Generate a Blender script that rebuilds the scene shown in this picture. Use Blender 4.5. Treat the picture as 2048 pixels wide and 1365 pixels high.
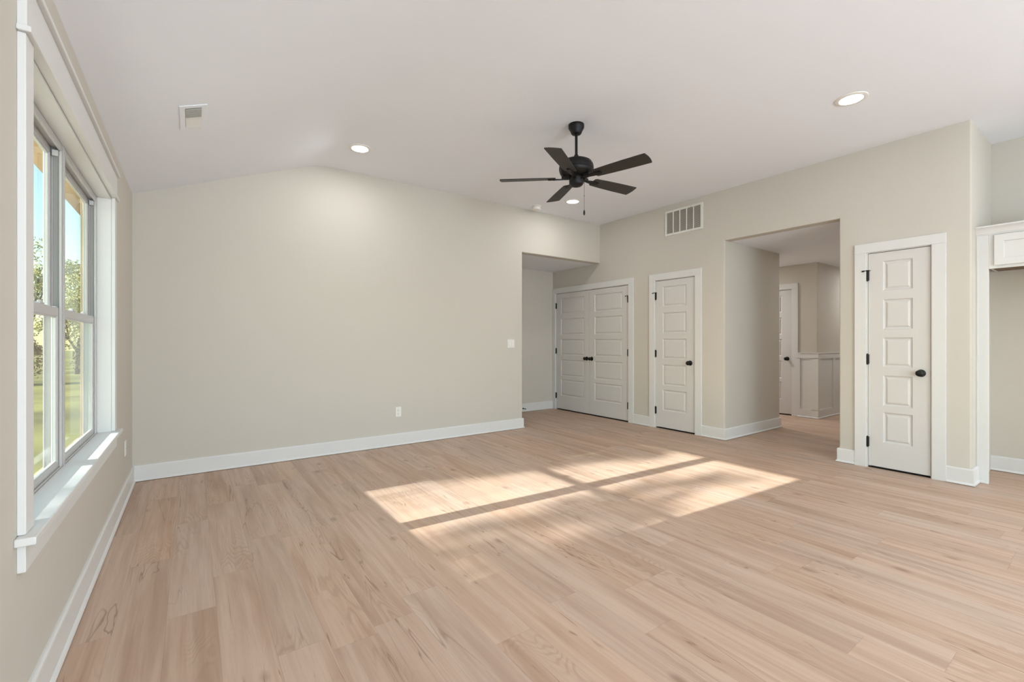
import bpy, bmesh, math, random
from mathutils import Vector, Matrix, Quaternion
D = bpy.data; C = bpy.context.scene.collection
for o in list(D.objects): D.objects.remove(o)
PI = math.pi

# ------------------------------------------------------------ camera, world, sun, exposure
scn = bpy.context.scene
cam = D.cameras.new('camera'); camo = D.objects.new('camera', cam); C.objects.link(camo)
cam.sensor_width = 36; cam.lens = 36*899.35/2048; cam.shift_y = 0.57/2048; cam.clip_start = .02; cam.clip_end = 400
camo.location = (0, 0, 1.2); camo.rotation_euler = (PI/2, 0, -math.atan(639.8/899.35))
scn.camera = camo
scn.view_settings.view_transform = 'Standard'; scn.view_settings.look = 'None'
scn.view_settings.gamma = 1; scn.view_settings.exposure = 0.21
scn.view_settings.use_curve_mapping = False

W = D.worlds.new('World'); scn.world = W; W.use_nodes = True
wn = W.node_tree.nodes; wl = W.node_tree.links
bg = wn['Background']; sky = wn.new('ShaderNodeTexSky'); sky.sky_type = 'NISHITA'; sky.sun_disc = False
sky.sun_elevation = math.radians(22.9); sky.sun_rotation = math.radians(-90); sky.air_density = 1.0; sky.dust_density = .6; sky.ozone_density = 1.6
skc = wn.new('ShaderNodeMix'); skc.data_type = 'RGBA'; skc.blend_type = 'MULTIPLY'; skc.inputs['Factor'].default_value = 1; skc.inputs['B'].default_value = (1.18, 1.16, .88, 1)
wl.new(sky.outputs[0], skc.inputs['A']); wl.new(skc.outputs['Result'], bg.inputs[0]); bg.inputs[1].default_value = .36

SUN_DIR = Vector((1, -.065, -.422)).normalized()
sl = D.lights.new('sun', 'SUN'); sl.energy = 13.5; sl.angle = .0093; sl.color = (1, .98, .96)
so = D.objects.new('sun', sl); C.objects.link(so); so.rotation_euler = SUN_DIR.to_track_quat('-Z', 'Y').to_euler(); so.location = (-20, 3, 10)

def area(name, loc, dirv, sx, sy, watt, col, parent=None, shape='RECTANGLE', spread=PI):
    l = D.lights.new(name, 'AREA'); l.shape = shape; l.size = sx; l.size_y = sy; l.energy = watt; l.color = col; l.spread = spread
    o = D.objects.new(name, l); C.objects.link(o); o.location = loc
    o.rotation_euler = Vector(dirv).to_track_quat('-Z', 'Y').to_euler(); o.parent = parent; return o
# fill area lights added in the made-up windows behind the camera
area('fill_rear', (1.35, -4.86, 1.35), (0, 1, 1.1), 2.4, 2.0, 285, (.755, .90, 1.02))
area('fill_left', (-.385, -2.7, 1.35), (1, .15, .75), 1.9, 1.9, 20, (.755, .90, 1.02))
area('fill_kitchen', (6.07, -3.0, 1.65), (-1, 0, -.15), 1.7, 1.1, 105, (.775, .91, 1.02))
LAMP_W = 5.5            # each recessed ceiling light
LAMP_COL = (.96, .975, .98)

# ------------------------------------------------------------ measured plan (metres)
XL, XR, YB = -.416, 5.262, 4.997         # left wall, right wall, back wall
HC, HE = 3.042, 2.455                    # flat ceiling, eave
RX = 1.06                                # crease of the ceiling
NX, NY, NH = 3.73, 6.135, 2.437          # nook: left side, back, ceiling
HY0, HY1, HX, HH = 1.763, 2.952, 6.69, 2.425   # hallway
DX, DY = 7.88, 2.93                      # door wall and its corner beyond the hallway
AY, AX = .83, 6.09                       # wall end / alcove back
FX = 5.448                               # refrigerator cabinet front

# ------------------------------------------------------------ materials
def srgb(r, g, b):
    f = lambda c: (c/255/12.92) if c/255 <= .04045 else ((c/255+.055)/1.055)**2.4
    return (f(r), f(g), f(b), 1)
def mat(name, col, rough=.5, metal=0, spec=.5, bump=None, emis=None, var=0):
    m = D.materials.new(name); m.use_nodes = True; n = m.node_tree.nodes; l = m.node_tree.links; b = n['Principled BSDF']
    b.inputs['Base Color'].default_value = col; b.inputs['Roughness'].default_value = rough; b.inputs['Metallic'].default_value = metal
    b.inputs['Specular IOR Level'].default_value = spec
    tc = n.new('ShaderNodeTexCoord')
    if bump:
        sc, st, di = bump
        t = n.new('ShaderNodeTexNoise'); t.inputs['Scale'].default_value = sc; t.inputs['Detail'].default_value = 3
        l.new(tc.outputs['Object'], t.inputs['Vector'])
        bp = n.new('ShaderNodeBump'); bp.inputs['Strength'].default_value = st; bp.inputs['Distance'].default_value = di
        l.new(t.outputs['Fac'], bp.inputs['Height']); l.new(bp.outputs[0], b.inputs['Normal'])
    if var:
        t2 = n.new('ShaderNodeTexNoise'); t2.inputs['Scale'].default_value = 3; t2.inputs['Detail'].default_value = 4
        l.new(tc.outputs['Object'], t2.inputs['Vector'])
        mx = n.new('ShaderNodeMix'); mx.data_type = 'RGBA'; mx.inputs['A'].default_value = tuple(c*(1-var) for c in col[:3])+(1,); mx.inputs['B'].default_value = tuple(min(1, c*(1+var)) for c in col[:3])+(1,)
        l.new(t2.outputs['Fac'], mx.inputs['Factor']); l.new(mx.outputs['Result'], b.inputs['Base Color'])
    if emis:
        b.inputs['Emission Color'].default_value = emis[0]; b.inputs['Emission Strength'].default_value = emis[1]
    return m
M = {}
M['wall'] = mat('wall_paint', srgb(204, 197, 186), .75, spec=.25, bump=(260, .12, .002), var=.012)
M['ceil'] = mat('ceiling_paint', srgb(239, 240, 245), .85, spec=.15, bump=(180, .10, .002), var=.01)
M['trim'] = mat('trim_paint', srgb(221, 219, 216), .38, spec=.4, bump=(60, .03, .001), var=.006)
M['door'] = mat('door_paint', srgb(213, 209, 205), .42, spec=.4, bump=(220, .08, .0006), var=.006)
M['vinyl'] = mat('window_vinyl', srgb(192, 190, 188), .35, var=.01)
M['track'] = mat('window_track', srgb(150, 148, 144), .5, var=.03)
M['black'] = mat('black_hardware', srgb(16, 15, 14), .38, metal=.35, var=.05)
M['fanbody'] = mat('fan_black_metal', srgb(11, 10, 10), .46, metal=.1, spec=.4, var=.06)
M['blade'] = mat('fan_blade_charcoal', srgb(45, 42, 38), .5, var=.08, bump=(90, .05, .0005))
M['plastic'] = mat('white_plastic', srgb(232, 228, 222), .35, var=.01)
M['metalw'] = mat('white_enamel', srgb(224, 220, 212), .4, var=.01)
M['duct'] = mat('duct_grey', srgb(118, 110, 100), .7, var=.1)
M['darkduct'] = mat('duct_dark', srgb(150, 142, 130), .8, var=.1)
M['slot'] = mat('slot_dark', srgb(60, 55, 50), .6, var=.05)
M['chain'] = mat('chain_metal', srgb(120, 112, 104), .35, metal=.8, var=.05)
M['ply'] = mat('raw_plywood', srgb(120, 100, 80), .7, var=.12)
M['soffit'] = mat('soffit_tan', srgb(178, 148, 108), .7, var=.06)
M['siding'] = mat('siding_tan', srgb(196, 170, 136), .7, var=.05)
M['bark'] = mat('bark', srgb(92, 80, 66), .9, var=.25)
M['gap_shade'] = mat('door_gap_shade', srgb(30, 27, 24), .8, var=.1)  # dark colour standing in for the shade under the closed doors
M['lens'] = mat('lamp_lens', (1, 1, 1, 1), .4, emis=((1, .96, .9, 1), 6.0), var=.001)

def leafmat(name, a, b_, sc=2.0):
    m = D.materials.new(name); m.use_nodes = True; n = m.node_tree.nodes; l = m.node_tree.links; b = n['Principled BSDF']
    tc = n.new('ShaderNodeTexCoord'); t = n.new('ShaderNodeTexNoise'); t.inputs['Scale'].default_value = sc; t.inputs['Detail'].default_value = 5
    r = n.new('ShaderNodeValToRGB'); r.color_ramp.elements[0].color = a; r.color_ramp.elements[1].color = b_
    r.color_ramp.elements[0].position = .35; r.color_ramp.elements[1].position = .65
    l.new(tc.outputs['Object'], t.inputs['Vector']); l.new(t.outputs['Fac'], r.inputs[0]); l.new(r.outputs[0], b.inputs['Base Color'])
    b.inputs['Roughness'].default_value = .7; b.inputs['Specular IOR Level'].default_value = .2
    return m
M['leaf'] = leafmat('leaves_olive', srgb(140, 136, 84), srgb(214, 206, 140))
M['leafb'] = leafmat('leaves_brown', srgb(140, 110, 76), srgb(190, 160, 108))
M['grass'] = leafmat('lawn_grass', srgb(112, 104, 60), srgb(158, 148, 84), .5)

def glassmat():
    m = D.materials.new('window_glass'); m.use_nodes = True; n = m.node_tree.nodes; l = m.node_tree.links
    for x in list(n): n.remove(x)
    out = n.new('ShaderNodeOutputMaterial'); tr = n.new('ShaderNodeBsdfTransparent'); tr.inputs[0].default_value = (.90, .94, .935, 1)
    gl = n.new('ShaderNodeBsdfGlossy'); gl.inputs['Roughness'].default_value = .01; gl.inputs[0].default_value = (.92, .93, .93, 1)
    lw = n.new('ShaderNodeLayerWeight'); lw.inputs[0].default_value = .5          # facing: 1-|cos|, the same from either side of the pane
    pw = n.new('ShaderNodeMath'); pw.operation = 'POWER'; pw.inputs[1].default_value = 5; l.new(lw.outputs['Facing'], pw.inputs[0])
    ma = n.new('ShaderNodeMath'); ma.operation = 'MULTIPLY_ADD'; ma.inputs[1].default_value = .45; ma.inputs[2].default_value = .03; l.new(pw.outputs[0], ma.inputs[0])
    mx = n.new('ShaderNodeMixShader'); l.new(ma.outputs[0], mx.inputs[0]); l.new(tr.outputs[0], mx.inputs[1]); l.new(gl.outputs[0], mx.inputs[2]); l.new(mx.outputs[0], out.inputs[0])
    return m
M['glass'] = glassmat()

def floormat():
    m = D.materials.new('vinyl_oak_planks'); m.use_nodes = True; n = m.node_tree.nodes; l = m.node_tree.links; b = n['Principled BSDF']
    def mth(op, a, bb=None, c=None):
        x = n.new('ShaderNodeMath'); x.operation = op
        for i, v in enumerate((a, bb, c)):
            if v is None: continue
            if isinstance(v, (int, float)): x.inputs[i].default_value = v
            else: l.new(v, x.inputs[i])
        return x.outputs[0]
    def comb(x, y, z=0):
        c = n.new('ShaderNodeCombineXYZ')
        for i, v in enumerate((x, y, z)):
            if isinstance(v, (int, float)): c.inputs[i].default_value = v
            else: l.new(v, c.inputs[i])
        return c.outputs[0]
    def noise(vec, sc, det=3, rough=.5, dist=0):
        t = n.new('ShaderNodeTexNoise'); t.inputs['Scale'].default_value = sc; t.inputs['Detail'].default_value = det
        t.inputs['Roughness'].default_value = rough; t.inputs['Distortion'].default_value = dist; l.new(vec, t.inputs['Vector']); return t.outputs['Fac']
    def ramp(v, p0, p1, a=0., b2=1.):
        x = n.new('ShaderNodeMapRange'); x.interpolation_type = 'SMOOTHSTEP'; l.new(v, x.inputs[0])
        for i, q in ((1, p0), (2, p1), (3, a), (4, b2)): x.inputs[i].default_value = q
        return x.outputs[0]
    def mixc(f, a, bb):
        x = n.new('ShaderNodeMix'); x.data_type = 'RGBA'
        if isinstance(f, (int, float)): x.inputs['Factor'].default_value = f
        else: l.new(f, x.inputs['Factor'])
        for k, v in (('A', a), ('B', bb)):
            if isinstance(v, tuple): x.inputs[k].default_value = v
            else: l.new(v, x.inputs[k])
        return x.outputs['Result']
    tc = n.new('ShaderNodeTexCoord'); sp = n.new('ShaderNodeSeparateXYZ'); l.new(tc.outputs['Object'], sp.inputs[0])
    X, Y = sp.outputs[0], sp.outputs[1]
    px = mth('DIVIDE', mth('SUBTRACT', X, .088), .178); ix = mth('FLOOR', px); fx = mth('SUBTRACT', px, ix)
    w1 = n.new('ShaderNodeTexWhiteNoise'); w1.noise_dimensions = '1D'; l.new(mth('ADD', ix, 7.31), w1.inputs['W'])
    py = mth('ADD', mth('DIVIDE', Y, 1.22), mth('MULTIPLY', w1.outputs['Value'], 5.0)); iy = mth('FLOOR', py); fy = mth('SUBTRACT', py, iy)
    w2 = n.new('ShaderNodeTexWhiteNoise'); w2.noise_dimensions = '2D'; l.new(comb(ix, iy), w2.inputs['Vector'])
    rs = n.new('ShaderNodeSeparateColor'); l.new(w2.outputs['Color'], rs.inputs[0]); r1, r2, r3 = rs.outputs
    ox = mth('ADD', X, mth('MULTIPLY', r1, 40.)); oy = mth('ADD', Y, mth('MULTIPLY', r2, 40.))
    fine = noise(comb(mth('MULTIPLY', ox, 120.), mth('MULTIPLY', oy, 4.)), 1., 4, .6)
    med = noise(comb(mth('MULTIPLY', ox, 20.), mth('MULTIPLY', oy, .9)), 1., 3, .5, .7)
    big = noise(comb(mth('MULTIPLY', ox, 10.), mth('MULTIPLY', oy, .75)), 1., 2, .5, .6)
    # cathedral figure: contour lines of a stretched noise
    cat = noise(comb(mth('MULTIPLY', ox, 6.5), mth('MULTIPLY', oy, 1.15)), 1., 2, .45, .35)
    rings = mth('SINE', mth('MULTIPLY', cat, 150.))
    catmask = ramp(noise(comb(mth('MULTIPLY', ox, 4.), mth('MULTIPLY', oy, 1.2), 3.), 1., 1), .50, .66)
    rings = mth('MULTIPLY', ramp(rings, -.2, 1.), catmask)
    # long dark mineral streaks and cracks
    st = noise(comb(mth('MULTIPLY', ox, 11.), mth('MULTIPLY', oy, .75), 9.), 1., 3, .5, .8)
    crack = ramp(mth('ABSOLUTE', mth('SUBTRACT', st, .5)), .0, .011, 1., 0.)
    crack = mth('MULTIPLY', crack, ramp(noise(comb(mth('MULTIPLY', ox, 3.), mth('MULTIPLY', oy, 1.6), 5.), 1., 1), .47, .60))
    # knots
    kv = n.new('ShaderNodeTexVoronoi'); kv.inputs['Scale'].default_value = 1.; kv.inputs['Randomness'].default_value = 1.
    l.new(comb(mth('MULTIPLY', ox, 4.2), mth('MULTIPLY', oy, 2.0)), kv.inputs['Vector'])
    knot = ramp(kv.outputs['Distance'], .02, .13, 1., 0.)
    light = srgb(202, 175, 155); mid = srgb(188, 158, 137); dark = srgb(160, 130, 108)
    c = mixc(ramp(med, .30, .66), mid, light)
    c = mixc(mth('MULTIPLY', ramp(big, .50, .70), .55), c, srgb(168, 137, 115))
    c = mixc(mth('MULTIPLY', ramp(fine, .42, .70), .24), c, srgb(172, 142, 120))
    c = mixc(mth('MULTIPLY', rings, .34), c, dark)
    c = mixc(mth('MULTIPLY', crack, .62), c, srgb(128, 98, 76))
    c = mixc(mth('MULTIPLY', knot, .55), c, srgb(132, 100, 78))
    # plank tone: value and hue
    hs = n.new('ShaderNodeHueSaturation'); l.new(c, hs.inputs['Color']); l.new(mth('ADD', mth('MULTIPLY', r3, .085), .955), hs.inputs['Value'])
    l.new(mth('ADD', mth('MULTIPLY', r1, .14), .93), hs.inputs['Saturation']); c = hs.outputs[0]
    ex = mth('MINIMUM', fx, mth('SUBTRACT', 1., fx)); ey = mth('MINIMUM', fy, mth('SUBTRACT', 1., fy))
    seam = mth('MAXIMUM', ramp(mth('MULTIPLY', ex, .178), .0004, .0016, 1., 0.), ramp(mth('MULTIPLY', ey, 1.22), .0004, .0018, 1., 0.))
    c = mixc(mth('MULTIPLY', seam, .22), c, srgb(120, 92, 72))
    l.new(c, b.inputs['Base Color'])
    l.new(ramp(fine, .2, .8, .40, .52), b.inputs['Roughness']); b.inputs['Specular IOR Level'].default_value = .32
    bp = n.new('ShaderNodeBump'); bp.inputs['Strength'].default_value = .25; bp.inputs['Distance'].default_value = .001
    l.new(mth('SUBTRACT', mth('MULTIPLY', fine, .35), seam), bp.inputs['Height']); l.new(bp.outputs[0], b.inputs['Normal'])
    return m
M['floor'] = floormat()

# ------------------------------------------------------------ mesh helpers
class MB:
    def __init__(s): s.v = []; s.f = []
    def add(s, vs, fs):
        k = len(s.v); s.v += [tuple(p) for p in vs]; s.f += [tuple(i+k for i in f) for f in fs]; return s
    def box(s, x0, x1, y0, y1, z0, z1):
        return s.add([(x0, y0, z0), (x1, y0, z0), (x1, y1, z0), (x0, y1, z0), (x0, y0, z1), (x1, y0, z1), (x1, y1, z1), (x0, y1, z1)],
                     [(0, 3, 2, 1), (4, 5, 6, 7), (0, 1, 5, 4), (1, 2, 6, 5), (2, 3, 7, 6), (3, 0, 4, 7)])
    def obox(s, mtx, x0, x1, y0, y1, z0, z1):
        t = MB().box(x0, x1, y0, y1, z0, z1); return s.add([mtx @ Vector(p) for p in t.v], t.f)
    def lathe(s, prof, n=32, mtx=None, cap=True):
        vs = []; fs = []
        for r, z in prof:
            for i in range(n):
                a = 2*PI*i/n; vs.append(Vector((max(r, 1e-5)*math.cos(a), max(r, 1e-5)*math.sin(a), z)))
        for k in range(len(prof)-1):
            for i in range(n):
                j = (i+1) % n; fs.append((k*n+i, k*n+j, (k+1)*n+j, (k+1)*n+i))
        if cap: fs.append(tuple(reversed(range(n)))); fs.append(tuple((len(prof)-1)*n+i for i in range(n)))
        if mtx: vs = [mtx @ p for p in vs]
        return s.add(vs, fs)
    def tube(s, a, b, r0, r1=None, n=10):
        a = Vector(a); b = Vector(b); r1 = r0 if r1 is None else r1; d = b-a
        q = d.to_track_quat('Z', 'Y').to_matrix().to_4x4(); return s.lathe([(r0, 0), (r1, d.length)], n, Matrix.Translation(a) @ q)
    def prism(s, poly, z0, z1, mtx=None):
        n = len(poly); vs = [Vector((x, y, z0)) for x, y in poly]+[Vector((x, y, z1)) for x, y in poly]
        fs = [tuple(reversed(range(n))), tuple(range(n, 2*n))]+[(i, (i+1) % n, n+(i+1) % n, n+i) for i in range(n)]
        if mtx: vs = [mtx @ p for p in vs]
        return s.add(vs, fs)
    def cells(s, xs, ys, zs, solid):
        nx, ny, nz = len(xs)-1, len(ys)-1, len(zs)-1; idx = {}
        def on(i, j, k): return 0 <= i < nx and 0 <= j < ny and 0 <= k < nz and solid((xs[i]+xs[i+1])/2, (ys[j]+ys[j+1])/2, (zs[k]+zs[k+1])/2)
        def v(i, j, k):
            if (i, j, k) not in idx: idx[(i, j, k)] = len(s.v); s.v.append((xs[i], ys[j], zs[k]))
            return idx[(i, j, k)]
        for i in range(nx):
            for j in range(ny):
                for k in range(nz):
                    if not on(i, j, k): continue
                    if not on(i-1, j, k): s.f.append((v(i, j, k), v(i, j, k+1), v(i, j+1, k+1), v(i, j+1, k)))
                    if not on(i+1, j, k): s.f.append((v(i+1, j, k), v(i+1, j+1, k), v(i+1, j+1, k+1), v(i+1, j, k+1)))
                    if not on(i, j-1, k): s.f.append((v(i, j, k), v(i+1, j, k), v(i+1, j, k+1), v(i, j, k+1)))
                    if not on(i, j+1, k): s.f.append((v(i, j+1, k), v(i, j+1, k+1), v(i+1, j+1, k+1), v(i+1, j+1, k)))
                    if not on(i, j, k-1): s.f.append((v(i, j, k), v(i, j+1, k), v(i+1, j+1, k), v(i+1, j, k)))
                    if not on(i, j, k+1): s.f.append((v(i, j, k+1), v(i+1, j, k+1), v(i+1, j+1, k+1), v(i, j+1, k+1)))
        return s
    def build(s, name, m, parent=None, bevel=0, seg=2, smooth=False, clean=True, corners=None):
        me = D.meshes.new(name); me.from_pydata(s.v, [], s.f); me.materials.append(m)
        if clean:
            bm = bmesh.new(); bm.from_mesh(me); bmesh.ops.recalc_face_normals(bm, faces=bm.faces); bm.to_mesh(me); bm.free()
        if corners:            # rounded plaster corners only on the edges the predicate picks
            bm = bmesh.new(); bm.from_mesh(me)
            es = [e for e in bm.edges if len(e.link_faces) == 2 and e.calc_face_angle(0) > .7 and corners(e.verts[0].co, e.verts[1].co)]
            bmesh.ops.bevel(bm, geom=es, offset=.012, segments=4, profile=.5, affect='EDGES'); bm.to_mesh(me); bm.free()
            for p in me.polygons: p.use_smooth = True
            me.set_sharp_from_angle(angle=math.radians(32))
        if smooth:
            for p in me.polygons: p.use_smooth = True
            me.set_sharp_from_angle(angle=math.radians(38))
        o = D.objects.new(name, me); C.objects.link(o); o.parent = parent
        if bevel:
            b = o.modifiers.new('bevel', 'BEVEL'); b.width = bevel; b.segments = seg; b.limit_method = 'ANGLE'; b.angle_limit = math.radians(40)
            b.harden_normals = False
        return o

def tag(o, label=None, cat=None, group=None, kind=None):
    if label: o['label'] = label
    if cat: o['category'] = cat
    if group: o['group'] = group
    if kind: o['kind'] = kind
    return o
def empty(name, loc, rz=0, **k):
    o = D.objects.new(name, None); C.objects.link(o); o.location = loc; o.rotation_euler = (0, 0, rz); o.empty_display_size = .1
    return tag(o, **k)
def copy_tree(o, parent=None):
    c = o.copy(); C.objects.link(c); c.parent = parent
    for ch in [x for x in D.objects if x.parent == o]: copy_tree(ch, c)
    return c
FACE_X = -PI/2      # things on walls that face -X
FACE_PX = PI/2      # things on the left wall, facing +X

def at(*tests):
    def f(a, b):
        return any(all(abs(getattr(a, k)-v) < 1e-4 and abs(getattr(b, k)-v) < 1e-4 for k, v in t) for t in tests)
    return f
# ------------------------------------------------------------ shell
def S(o, label, cat): return tag(o, label, cat, kind='structure')
S(MB().box(-.54, 11.2, -4.9, 6.6, -.12, 0).build('floor', M['floor']), 'light oak vinyl plank floor running through every room', 'floor')

# main ceiling: sloped strip along the window wall, then flat
def arc(n=6, w=.16):
    sl_ = (HC-HE)/(RX-XL); out = []
    for i in range(n+1):
        t = i/n; p0 = Vector((RX-w, HC-w*sl_)); p1 = Vector((RX, HC)); p2 = Vector((RX+w, HC)); out.append(tuple(p0*(1-t)**2+p1*2*t*(1-t)+p2*t*t))
    return out
sl_ = (HC-HE)/(RX-XL)
prof = [(-.54, HE-sl_*(.54+XL))]+arc()+[(6.3, HC), (6.3, HC+.16), (-.54, HC+.16)]
mc = Matrix(((1, 0, 0, 0), (0, 0, -1, 0), (0, 1, 0, 0), (0, 0, 0, 1)))
S(MB().prism(prof, -5.15, 4.9, Matrix.Rotation(PI/2, 4, 'X')).build('ceiling', M['ceil'], smooth=True), 'white vaulted ceiling of the main room, sloping down to the window wall', 'ceiling')
S(MB().box(NX-.01, XR+.01, YB+.12, NY+.02, NH, NH+.1).build('ceiling_nook', M['ceil']), 'low flat ceiling over the alcove beside the double doors', 'ceiling')
S(MB().box(XR+.125, 11.0, HY0-.02, 6.2, HH, HH+.1).build('ceiling_hallway', M['ceil']), 'low flat ceiling of the hallway behind the wide opening', 'ceiling')

TOP = HC+.05
LW = (-3.7, -1.7, .38, 2.32)       # unseen window added to the left wall behind the camera for fill
KW = (-3.9, -2.1, 1.05, 2.25)      # unseen window added on the kitchen side for fill
# left wall with the window opening
WY0, WY1, WZ0, WZ1 = 1.985, 3.775, .60, 2.095
def left_top(): return HE+.06
S(MB().cells([XL-.125, XL], [-4.9, LW[0], LW[1], WY0-.012, WY1+.012, 5.1], [-.3, LW[2], WZ0-.005, WZ1+.012, LW[3], HE+.0], lambda x, y, z: not (WY0-.012 < y < WY1+.012 and WZ0-.005 < z < WZ1+.012) and not (LW[0] < y < LW[1] and LW[2] < z < LW[3])).build('wall_left', M['wall']),
  'beige wall on the left holding the white double window', 'wall')
# back wall: header over the nook, bullnose corners
S(MB().cells([XL-.125, NX, XR+.05], [YB, YB+.12], [-.1, NH, TOP], lambda x, y, z: not (NX < x and z < NH)).build('wall_back', M['wall'], corners=at((('x', NX), ('y', YB)), (('y', YB), ('z', NH)))),
  'large blank beige wall at the far end with a dropped header over the alcove', 'wall')
S(MB().cells([NX-.13, NX, XR+.05], [YB+.12, NY, NY+.1], [-.1, NH+.05], lambda x, y, z: x < NX or y > NY).build('wall_nook', M['wall']), 'shaded beige alcove walls beside the double doors', 'wall')
# right wall: openings for doors are recesses, hallway opening goes through
DOORS = {}   # name: (y_left, width)
DD = (6.043, 4.423); SD = (3.942, 3.345); RD = (1.531, 1.081); J = .018; DH = 2.038
def rw(x, y, z):
    if HY0 < y < HY1 and z < HH: return False
    if x < XR+.06:
        for a, b in (DD, SD, RD):
            if b-J < y < a+J and z < DH+J: return False
    return True
ys = sorted({NY+.1, DD[0]+J, DD[1]-J, SD[0]+J, SD[1]-J, HY1, HY0, RD[0]+J, RD[1]-J, AY})
S(MB().cells([XR, XR+.06, XR+.125], ys, [-.1, DH+J, HH, TOP], rw).build('wall_right', M['wall'], corners=at((('x', XR), ('y', HY0)), (('x', XR), ('y', HY1)), (('x', XR), ('y', AY)), (('x', XR), ('z', HH)))), 'beige wall on the right with closet doors, return grille and hallway opening', 'wall')
S(MB().box(XR+.125, AX+.12, AY, AY+.12, -.1, TOP).build('wall_alcove_side', M['wall']), 'beige side wall of the refrigerator alcove', 'wall')
S(MB().cells([AX, AX+.12], [-4.9, KW[0], KW[1], AY+.06], [-.1, KW[2], KW[3], TOP], lambda x, y, z: not (KW[0] < y < KW[1] and KW[2] < z < KW[3])).build('wall_alcove_back', M['wall']), 'beige wall behind the white refrigerator cabinet', 'wall')
S(MB().cells([XL-.125, .15, 2.55, AX+.12], [-5.05, -4.9], [-.1, .35, 2.35, TOP], lambda x, y, z: not (.15 < x < 2.55 and .35 < z < 2.35)).build('wall_front', M['wall']), 'beige wall behind the camera with the wide window added for fill light', 'wall')
# hallway
S(MB().box(XR+.125, HX, HY1, HY1+.12, -.1, HH+.05).build('wall_hall_left', M['wall'], corners=at((('x', HX), ('y', HY1)))), 'beige left side wall of the hallway opening', 'wall')
S(MB().box(HX-.12, HX, HY1+.11, 6.2, -.1, HH+.05).build('wall_hall_cross', M['wall']), 'beige wall of the cross passage behind the hallway corner', 'wall')
S(MB().box(XR+.125, 10.9, HY0-.12, HY0, -.1, HH+.05).build('wall_hall_right', M['wall']), 'beige right side wall of the hallway', 'wall')
HD = (3.298+.762, 3.298)
S(MB().cells([DX, DX+.06, DX+.12], [DY, HD[1]-J, HD[0]+J, 6.2], [-.1, DH+J, HH+.05], lambda x, y, z: not (x < DX+.06 and HD[1]-J < y < HD[0]+J and z < DH+J)).build('wall_hall_door', M['wall'], corners=at((('x', DX), ('y', DY)))), 'shaded beige wall around the door at the end of the hallway', 'wall')
S(MB().box(DX+.12, 10.9, DY, DY+.12, -.1, HH+.05).build('wall_hall_far', M['wall']), 'beige wall above the white wainscot deep in the hallway', 'wall')
S(MB().box(10.8, 10.9, HY0, DY, -.1, HH+.05).build('wall_hall_end', M['wall']), 'beige end wall of the hallway', 'wall')
S(MB().box(HX, DX+.1, 6.1, 6.2, -.1, HH+.05).build('wall_hall_cross_end', M['wall']), 'beige end wall of the cross passage', 'wall')

# ------------------------------------------------------------ baseboards
BP = [(0, .004), (.026, .004), (.026, .008), (.0225, .015), (.016, .021), (.015, .022), (.015, .128), (.0135, .133), (.010, .1365), (.006, .138), (0, .138)]
def sweep(path, prof):
    """mitred segments: returns list of MB, one per segment; offsets go to the right of travel"""
    P = [Vector(p) for p in path]; nrm = []
    for i in range(len(P)-1):
        d = (P[i+1]-P[i]).normalized(); nrm.append(Vector((d.y, -d.x)))
    mit = [nrm[0]]+[(nrm[i]+nrm[i+1])/(1+nrm[i].dot(nrm[i+1])) for i in range(len(nrm)-1)]+[nrm[-1]]
    out = []
    for i in range(len(P)-1):
        n = len(prof); vs = []
        for e in (i, i+1):
            for o, z in prof:
                q = P[e]+mit[e]*o; vs.append((q.x, q.y, z))
        fs = [(k, (k+1) % n, n+(k+1) % n, n+k) for k in range(n)]+[tuple(reversed(range(n))), tuple(range(n, 2*n))]
        out.append(MB().add(vs, fs))
    return out
def merge(L):
    m = MB()
    for a in L: m.add(a.v, a.f)
    return m
def base(name, segs, label): S(merge(segs).build(name, M['trim'], smooth=False), label, 'baseboard')
CO = .101     # casing outer edge from the leaf edge
a = sweep([(XL, -4.9), (XL, YB), (NX, YB), (NX, NY), (XR-.001, NY)], BP)
base('baseboard_left', a[:1], 'white baseboard along the left wall under the window')
base('baseboard_back', a[1:2], 'white baseboard along the large blank back wall')
base('baseboard_nook', a[2:], 'white baseboard inside the shaded alcove')
a = sweep([(XR, DD[1]-CO), (XR, SD[0]+CO)], BP); base('baseboard_right', a, 'short white baseboard between the double doors and the narrow closet door')
a = sweep([(XR, SD[1]-CO), (XR, HY1), (HX, HY1), (HX, 6.1)], BP); base('baseboard_hall_left', a, 'white baseboard wrapping the left corner of the hallway opening')
a = sweep([(10.8, HY0), (XR, HY0), (XR, RD[0]+CO)], BP); base('baseboard_hall_right', a, 'white baseboard wrapping the right corner of the hallway opening')
a = sweep([(XR, RD[1]-CO), (XR, AY), (FX-.001, AY)], BP); base('baseboard_alcove_corner', a, 'white baseboard wrapping the wall end beside the refrigerator cabinet')
a = sweep([(AX, AY), (AX, -.12)], BP); base('baseboard_alcove', a, 'white baseboard behind the refrigerator cabinet')

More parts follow.
